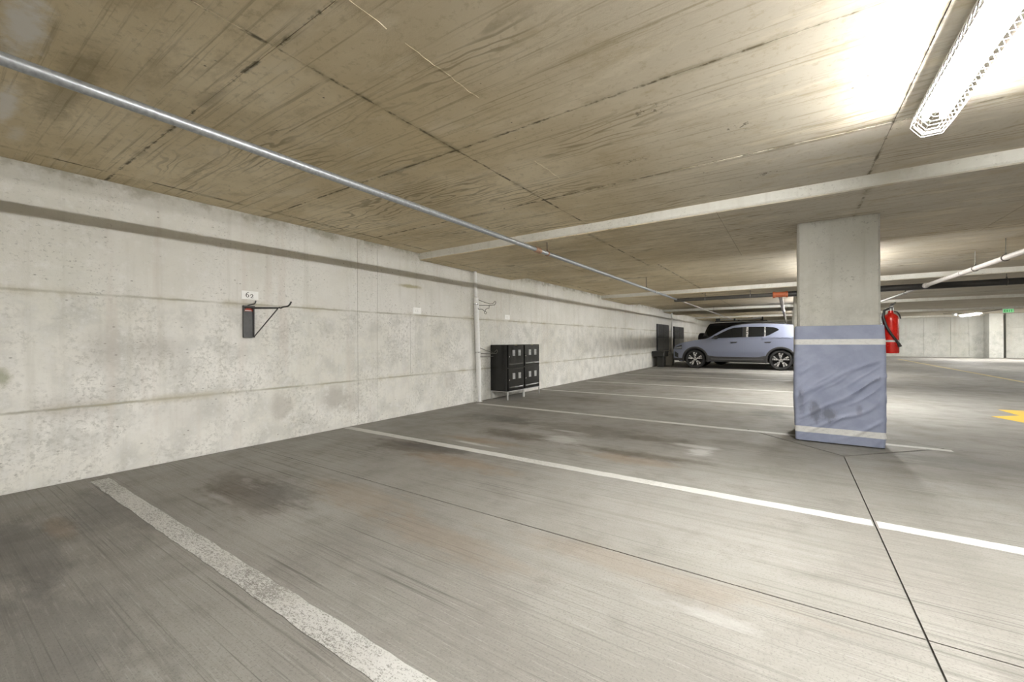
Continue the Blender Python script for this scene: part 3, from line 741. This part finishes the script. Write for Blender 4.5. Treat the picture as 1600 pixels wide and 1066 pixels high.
# ------------------------------------------------------------ vehicles
def ip(pts):
    X = [p[0] for p in pts]; Z = [p[1] for p in pts]; return lambda u: float(np.interp(u, X, Z))
def smooth_prof(pts, it=2):
    for _ in range(it):
        q = [pts[0]]
        for a, b in zip(pts, pts[1:]): q += [(a[0] * .75 + b[0] * .25, a[1] * .75 + b[1] * .25), (a[0] * .25 + b[0] * .75, a[1] * .25 + b[1] * .75)]
        pts = q + [pts[-1]]
    return pts
class Car:
    def __init__(s, root, L, HWID, top, low, wheels, arch_r, belt, tumble, nose=.22, tail=.12):
        s.r, s.L, s.HW, s.top, s.low, s.wh, s.ar, s.belt, s.tum, s.nose, s.tail = root, L, HWID, top, low, wheels, arch_r, belt, tumble, nose, tail
    def zlow(s, u):
        z = s.low(u)
        for w in s.wh:
            d = s.ar ** 2 - (u - w) ** 2
            if d > 0: z = max(z, .345 + math.sqrt(d))
        return z
    def hw(s, u, z):
        h = s.HW
        if u < .7: h -= s.nose * (1 - u / .7) ** 2.2
        if u > s.L - .6: h -= s.tail * ((u - s.L + .6) / .6) ** 2
        b = s.belt
        if z > b: h -= s.tum * (z - b) + .10 * max(0, z - b - .38) ** 1.0
        else: h -= .035 * ((z - .62) / .45) ** 2 * (1 if z < .62 else .5)
        h -= .018 * math.exp(-((z - .50) / .07) ** 2) * (1 if s.wh[0] + .5 < u < s.wh[1] - .5 else 0)   # scooped door foot
        return h
    def us(s, n=110):
        e = [.0, .012, .03] + [.05 + (s.L - .1) * i / n for i in range(n + 1)] + [s.L - .03, s.L - .012, s.L]
        for w in s.wh:
            for k in (-1, 1):
                e += [w + k * s.ar * c for c in (1.0, .995, .98, .95)]
        return sorted(set(round(x, 4) for x in e))
    def body(s, m):
        mb = MB(); nz = 44; U = s.us()
        T = {u: s.top(u) for u in U}
        for sg in (-1, 1):
            rows = []
            for u in U:
                a, b = s.zlow(u), T[u]; a = min(a, b - .01)
                rows.append([(u, sg * s.hw(u, a + (b - a) * t / nz), a + (b - a) * t / nz) for t in range(nz + 1)])
            mb.grid(rows)
        rows = []
        for u in U:
            h = s.hw(u, T[u]); rows.append([(u, h * c, T[u] + .035 * (1 - c * c) * min(1, u / .3)) for c in [-1 + 2 * k / 14 for k in range(15)]])
        mb.grid(rows)
        for u in (0, s.L):
            a, b = min(s.zlow(u), T[u] - .01), T[u]
            mb.grid([[(u, c * s.hw(u, a + (b - a) * t / nz), a + (b - a) * t / nz) for c in [-1 + 2 * k / 14 for k in range(15)]] for t in range(nz + 1)])
        o = mb.build('body', m, s.r, True)
        # dark underbody and wheel wells
        MB().cbox(.15, s.L - .15, -s.HW + .2, s.HW - .2, .24, .9, .05).build('underbody', M_clad, s.r)
        return o
    def patch(s, name, u0, u1, zl, zh, off, m, parent=None, n=24, nz=6, both=True):
        """panel lying on the body side between the curves zl(u) and zh(u)"""
        res = None
        for sg in ((-1, 1) if both else (-1,)):
            mb = MB(); F = []; Bk = []
            for i in range(n + 1):
                u = u0 + (u1 - u0) * i / n; a, b = zl(u), zh(u); b = max(b, a + .001)
                F.append([(u, sg * (s.hw(u, a + (b - a) * t / nz) + off), a + (b - a) * t / nz) for t in range(nz + 1)])
                Bk.append([(u, sg * (s.hw(u, a + (b - a) * t / nz) - .004), a + (b - a) * t / nz) for t in range(nz + 1)])
            mb.grid(F)
            # edge returns so that the panel has thickness
            mb.grid([[f[0], k[0]] for f, k in zip(F, Bk)]); mb.grid([[f[-1], k[-1]] for f, k in zip(F, Bk)])
            mb.grid([F[0], Bk[0]]); mb.grid([F[-1], Bk[-1]])
            o = mb.build(name, m, parent or s.r, True); res = res or o
        return res
    def wheel(s, u, sg, R=.345, alloy=True, W=.235):
        y = sg * (s.HW - .03); k = sg
        w = MB().lathe([(R * .74, 0), (R * .77, .012), (R * .93, .016), (R * .985, -.004), (R, -.035), (R, -W + .035), (R * .98, -W), (R * .6, -W)], (0, 0, 0), 'Y', 40, False)
        w.v = [(x, yy * k, z) for x, yy, z in w.v]
        o = w.build('wheel', M_tyre, s.r, True); o.location = (u, y, R)
        d = MB().lathe([(0, -.07), (R * .66, -.06), (R * .74, -.01), (R * .765, .004), (R * .72, .004), (R * .715, -.02)], (0, 0, 0), 'Y', 40, False); d.v = [(x, yy * k, z) for x, yy, z in d.v]
        d.build('rim', M_rimdark, o, True)
        sp = MB()
        for q in range(5):
            a0 = 2 * PI * q / 5 + .3
            for off, wd in ((-.20, .040), (.18, .050)):
                a1 = a0 + off; pts = []
                c0, c1 = Vector((math.cos(a0), math.sin(a0))), Vector((math.cos(a1), math.sin(a1)))
                p0, p1 = c0 * R * .12, c1 * R * .73; t = (p1 - p0).normalized(); nn = Vector((-t.y, t.x))
                for p, ww in ((p0, .016), ((p0 + p1) / 2 + nn * .008, wd * .75), (p1, wd)):
                    pts.append(((p + nn * ww / 1.6), (p - nn * ww / 1.6)))
                f = [[(a.x, -.004 * k, a.y), (b.x, -.004 * k, b.y)] for a, b in pts]; g = [[(a.x, -.03 * k, a.y), (b.x, -.03 * k, b.y)] for a, b in pts]
                sp.grid(f); sp.grid([[x[0], y_[0]] for x, y_ in zip(f, g)]); sp.grid([[x[1], y_[1]] for x, y_ in zip(f, g)])
        sp.lathe([(0, -.002 * k), (R * .16, -.002 * k), (R * .18, -.03 * k)], (0, 0, 0), 'Y', 16)
        sp.build('rim_spokes', M_alloy if alloy else M_clad, o)
        return o

car = thing('parked_car', 'silver-blue compact sport utility car parked nose to the wall', 'car', (.775, 17.58, 0))
topc = ip(smooth_prof([(0, .62), (.02, .76), (.09, .85), (.34, .945), (.60, 1.0), (.92, 1.05), (1.24, 1.09), (1.5, 1.27), (1.76, 1.43), (1.97, 1.52), (2.17, 1.572), (2.47, 1.609), (2.8, 1.615), (3.41, 1.585), (3.72, 1.55), (3.95, 1.50), (4.03, 1.40), (4.16, 1.12), (4.34, 1.04), (4.40, .9), (4.425, .7)], 2))
lowc = ip([(0, .36), (.3, .25), (1.2, .27), (3.1, .29), (4.1, .32), (4.425, .45)])
C = Car(car, 4.425, .925, topc, lowc, (.81, 3.50), .40, 1.10, .42)
C.body(M_carpaint)
bl = ip([(1.36, 1.098), (1.55, 1.112), (2.365, 1.139), (3.06, 1.164), (3.16, 1.20), (3.46, 1.378)])
bt = ip([(1.36, 1.103), (1.5, 1.19), (1.74, 1.33), (1.93, 1.425), (2.1, 1.483), (2.485, 1.503), (3.02, 1.49), (3.3, 1.472), (3.40, 1.43), (3.46, 1.38)])
C.patch('front_window', 1.37, 2.37, bl, bt, .011, M_glass)
C.patch('rear_window', 2.55, 3.02, bl, bt, .011, M_glass)
C.patch('quarter_window', 3.075, 3.455, bl, bt, .011, M_glass)
C.patch('door_pillar', 2.375, 2.48, bl, bt, .010, M_black, n=3)
C.patch('pillar_trim', 2.482, 2.545, bl, bt, .013, M_alloy, n=3)
C.patch('pillar_trim', 3.028, 3.068, bl, bt, .013, M_alloy, n=3)
C.patch('window_trim', 1.36, 3.46, lambda u: bt(u) + .002, lambda u: bt(u) + .028, .011, M_carpaint, n=40, nz=2)
dl = lambda u: max(.47, C.zlow(u) + .03)
fd = C.patch('front_door', 1.36, 2.40, dl, lambda u: bl(u) - .012, .010, M_carpaint, n=30, nz=14, both=False)
rd = C.patch('rear_door', 2.412, 3.34, lambda u: max(.47, C.zlow(u) + .05), lambda u: bl(min(u, 3.1)) - .012 + max(0, u - 3.1) * .1, .010, M_carpaint, n=30, nz=14, both=False)
for dr, u in ((fd, 2.0), (rd, 3.03)):
    hy = -(C.hw(u, .96) + .02)
    MB().tube([(u, hy + .012, .958), (u + .03, hy - .012, .96), (u + .17, hy - .012, .967), (u + .2, hy + .012, .968)], .011, 8).box(u + .02, u + .18, hy + .006, hy + .012, .935, .965).build('door_handle', M_clad, dr)
cl = lambda u: .285
C.patch('sill_cladding', 1.24, 3.08, lambda u: .28, lambda u: .44 + .05 * max(0, 1 - abs(u - 1.24) / .25) + .05 * max(0, 1 - abs(u - 3.08) / .25), .012, M_clad, n=24)
C.patch('sill_strip', 1.35, 3.0, lambda u: .345, lambda u: .362, .018, M_cab2, n=10, nz=2)
for w in (.81, 3.50):
    for sg in (-1, 1):
        mb = MB(); F = []
        for i in range(29):
            a = math.radians(-14 + 208 * i / 28); ca, sa = math.cos(a), math.sin(a)
            ring_ = []
            for r_, o_ in ((.395, -.05), (.395, .012), (.41, .02), (.455, .016), (.462, -.006)):
                u, z = w - ca * r_, .345 + sa * r_; ring_.append((u, sg * (C.hw(min(max(u, 0), 4.42), max(z, .3)) + o_), z))
            F.append(ring_)
        mb.grid(F); mb.build('arch_cladding', M_clad, car, True)
    for sg in (-1, 1): C.wheel(w, sg)
C.patch('headlamp', .045, .34, lambda u: .70 + .02 * u, lambda u: .735 + .31 * u ** .8, .010, M_black, n=10)
C.patch('headlamp_lens', .06, .33, lambda u: .715 + .06 * u, lambda u: .745 + .22 * u, .016, M_lamp, n=8)
C.patch('bumper_vent', .06, .20, lambda u: .42 - .3 * (u - .06), lambda u: .62 - .6 * (u - .06), .010, M_black, n=6)
C.patch('front_lip', .02, .40, lambda u: .27, lambda u: .37, .012, M_clad, n=8)
C.patch('tail_lamp', 4.20, 4.40, lambda u: .95, lambda u: 1.06 + .0 * u, .008, M_tail, n=6)
MB().cbox(-.012, .03, -.55, .55, .46, .74, .01).build('grille', M_black, car)
# windscreen and rear screen on the sloping top
def topglass(u0, u1, name, inset=.10):
    rows = []
    for i in range(9):
        u = u0 + (u1 - u0) * i / 8; h = C.hw(u, C.top(u)) - inset; rows.append([(u, h * c, C.top(u) + .035 * (1 - c * c) + .006) for c in [-1 + .2 * k for k in range(11)]])
    MB().grid(rows).build(name, M_glass, car, True)
topglass(1.27, 2.0, 'windscreen', .07); topglass(3.98, 4.14, 'rear_screen', .12)
for sg in (-1, 1):
    pts = [(u, sg * (C.hw(u, C.top(u)) - .05), C.top(u) + .035) for u in (2.05, 2.2, 2.5, 2.9, 3.3, 3.6)]
    MB().tube([(1.98, pts[0][1], C.top(1.98) + .005)] + pts + [(3.72, pts[-1][1], C.top(3.72) + .01)], .014, 8).build('roof_rail', M_black, car, True)
    y = sg * (C.hw(1.55, 1.1) + .02)
    MB().tube([(1.55, y - sg * .04, 1.09), (1.56, y + sg * .05, 1.12)], .022, 8).build('mirror_arm', M_black, car, True)
    MB().cbox(1.47, 1.61, min(y + sg * .04, y + sg * .2), max(y + sg * .04, y + sg * .2), 1.075, 1.20, .03).build('mirror', M_carpaint if sg > 0 else M_blackcar, car)
# seats seen through the glass
suv = thing('parked_car', 'black boxy sport utility vehicle with a roof rack behind the silver car', 'car', (1.36, 20.42, 0))
tops = ip(smooth_prof([(0, .75), (.02, 1.1), (.06, 1.25), (.24, 1.70), (.36, 1.755), (1.2, 1.78), (2.5, 1.76), (2.75, 1.70), (3.1, 1.2), (3.25, 1.14), (4.0, 1.08), (4.06, .95), (4.1, .7)], 2))
S = Car(suv, 4.1, .92, tops, ip([(0, .45), (4.1, .45)]), (.72, 3.3), .42, 1.15, .16, .08, .05)
S.body(M_blackcar)
sb, st = (lambda u: 1.2), ip([(.12, 1.21), (.32, 1.66), (2.75, 1.66), (3.0, 1.22)])
for a, b, n_ in ((.16, .9, 'quarter_window'), (1.0, 1.85, 'rear_window'), (1.95, 2.98, 'front_window')): S.patch(n_, a, b, sb, st, .011, M_glass)
for w in (.72, 3.3):
    for sg in (-1, 1): S.wheel(w, sg, .37, False)
sw = MB().lathe([(0, -.26), (.30, -.26), (.36, -.22), (.37, -.12), (.36, -.04), (.2, -.02), (.2, .06)], (0, 0, 1.0), 'X', 28).build('spare_wheel', M_tyre, suv, True)
rows = []
for u in (2.78, 2.86, 2.94, 3.02, 3.08):
    h = S.hw(u, S.top(u)) - .08; rows.append([(u + .01, h * c, S.top(u) + .045 - .035 * c * c) for c in (-1, -.5, 0, .5, 1)])
MB().grid(rows).build('windscreen', M_glass, suv, True)
for sg in (-1, 1):
    MB().cbox(2.9, 3.04, min(sg * .95, sg * 1.16), max(sg * .95, sg * 1.16), 1.14, 1.34, .03).build('mirror', M_blackcar, suv)
    MB().tube([(.5, sg * .7, 1.80), (.5, sg * .7, 1.835), (2.4, sg * .7, 1.835), (2.4, sg * .7, 1.80)], .02, 8).build('roof_rail', M_black, suv, True)
    MB().tube([(.3, sg * .74, 1.77), (.45, sg * .74, 1.79), (2.6, sg * .74, 1.78)], .012, 6).build('roof_edge_trim', M_leg, suv, True)
for u in (.6, 1.4, 2.2): MB().box(u - .025, u + .025, -.72, .72, 1.85, 1.88).build('rack_bar', M_black, suv)
MB().cbox(.52, .68, -.66, -.56, 1.86, 1.97, .01).build('rack_clamp', M_black, suv)
MB().cbox(1.2, 1.27, -.66, -.56, 1.86, 1.95, .01).build('rack_clamp', M_black, suv)
MB().cbox(2.22, 2.27, -.66, -.56, 1.84, 1.99, .01).build('rack_clamp', M_black, suv)
MB().tube([(.7, -.6, 1.93), (1.2, -.6, 1.91), (2.25, -.6, 1.92)], .014, 6).tube([(1.9, -.58, 1.95), (2.25, -.58, 1.95)], .02, 6).build('rack_tray', M_leg, suv, True)

# ------------------------------------------------------------ far end of the wall: cabinets, pole, bin
def cabinet(y0, y1, z0, zm, z1, lab):
    r = thing('wall_cabinet', lab, 'cabinet', (.004, y0, 0), 0, 'dark cabinets on the far left wall'); w = y1 - y0
    MB().cbox(0, .05, 0, w, z0, z1, .006).build('body', M_cab, r)
    n = 2
    for k in range(n):
        MB().cbox(.05, .066, w * k / n + .012, w * (k + 1) / n - .012, zm + .01, z1 - .015, .004).build('door', M_cab, r)
        if zm > z0 + .05: MB().cbox(.05, .062, w * k / n + .012, w * (k + 1) / n - .012, z0 + .012, zm - .008, .004).build('lower_panel', M_cab2, r)
    return r
cabinet(17.35, 19.2, .62, 1.15, 1.72, 'dark wall cabinet left of the far white pole')
cabinet(20.25, 22.3, .62, 1.12, 1.69, 'dark wall cabinet right of the far white pole, above the car bonnet')
fp = thing('bike_storage_pole', 'far white pole standing between the two dark wall cabinets', 'bike pole', (.16, 19.35, 0))
MB().cbox(-.05, .05, -.05, .05, 0, .014, .002).tube([(0, 0, .01), (0, 0, .35)], .033, 12).build('foot', M_post, fp, True)
MB().tube([(0, 0, .33), (0, 0, 1.62)], .048, 12).build('sleeve', M_post, fp, True)
MB().tube([(0, 0, 1.6), (0, 0, H - .004)], .03, 12).build('inner_tube', M_post, fp, True)
for z in (1.45, .8): MB().tube([(.04, 0, z), (.22, .06, z - .05), (.27, .07, z + .02)], .009, 6).build('cradle_arm', M_wire, fp, True)
tb = thing('storage_box', 'black box raised on a dark pedestal beside the far white pole', 'box', (.26, 16.95, 0))
MB().cbox(-.22, .22, -.35, .35, .40, .60, .02).build('body', M_black, tb); MB().cbox(-.235, .235, -.365, .365, .565, .615, .012).build('lid', M_black, tb)
MB().cbox(-.09, .16, -.2, .2, .0, .40, .015).build('pedestal', M_black, tb)
bn = thing('waste_bin', 'off-white bin on the floor in front of the car bumper', 'bin', (.33, 18.2, 0))
MB().add([(-.13, -.16, 0), (.13, -.16, 0), (.13, .16, 0), (-.13, .16, 0), (-.17, -.2, .46), (.17, -.2, .46), (.17, .2, .46), (-.17, .2, .46)], [(3, 2, 1, 0), (0, 1, 5, 4), (1, 2, 6, 5), (2, 3, 7, 6), (3, 0, 4, 7), (4, 5, 6, 7)]).build('body', M_bin, bn)
MB().cbox(-.185, .185, -.215, .215, .455, .485, .006).build('lid', M_bin, bn)

# ------------------------------------------------------------ exit sign and small ceiling fittings far right
es = thing('exit_sign', 'green glowing exit sign hanging below the far ceiling at the right', 'sign', (11.83, 25.0, 0))
MB().cbox(-.16, .16, -.02, .02, 2.07, 2.235, .006).build('housing', M_house, es)
MB().box(-.145, .145, -.0225, -.02, 2.082, 2.222).build('face', M_exit, es)
MB().tube([(0, 0, 2.235), (0, 0, H - .003)], .01, 6).build('stem', M_house, es)
def letters(mb, txt, x, z, h):
    w = h * .55; t = h * .2
    for ch in txt:
        B = lambda a, b, c, d: mb.box(x + a, x + b, -.0240, -.0226, z + c, z + d)
        if ch == 'E': B(0, t, 0, h); B(0, w, 0, t); B(0, w * .85, h / 2 - t / 2, h / 2 + t / 2); B(0, w, h - t, h)
        if ch == 'I': B(w / 2 - t / 2, w / 2 + t / 2, 0, h)
        if ch == 'T': B(w / 2 - t / 2, w / 2 + t / 2, 0, h); B(0, w, h - t, h)
        if ch == 'X':
            for s in (0, 1):
                p = [(x + (w - t if s else 0), z), (x + (w if s else t), z), (x + (t if s else w), z + h), (x + (0 if s else w - t), z + h)]
                mb.add([(a, -.0240, b) for a, b in p] + [(a, -.0226, b) for a, b in p], [(0, 1, 2, 3), (4, 5, 6, 7), (0, 1, 5, 4), (2, 3, 7, 6), (1, 2, 6, 5), (0, 3, 7, 4)])
        x += w + h * .16
    return mb
letters(MB(), 'EXIT', -.118, 2.105, .085).build('lettering', M_green, es)
dm = thing('ceiling_dome', 'small white dome fitting under the far ceiling left of the far light', 'dome', (11.3, 29.3, 0))
MB().lathe([(.0, 2.16), (.05, 2.17), (.075, 2.20), (.08, 2.24), (.09, 2.245), (.09, H - .003), (0, H - .003)], (0, 0, 0), 'Z', 18).build('dome', M_dome, dm, True)
cd = thing('conduit', 'thin dark conduit run along the far ceiling to the exit sign', 'conduit', (11.83, 0, 0))
MB().tube([(0, 25.03, 2.235), (0, 25.5, 2.238), (0, 27.9, 2.238), (-.1, 28.02, 2.238), (-1.2, 28.02, 2.238)], .012, 6).build('pipe_run', M_blackpipe, cd)
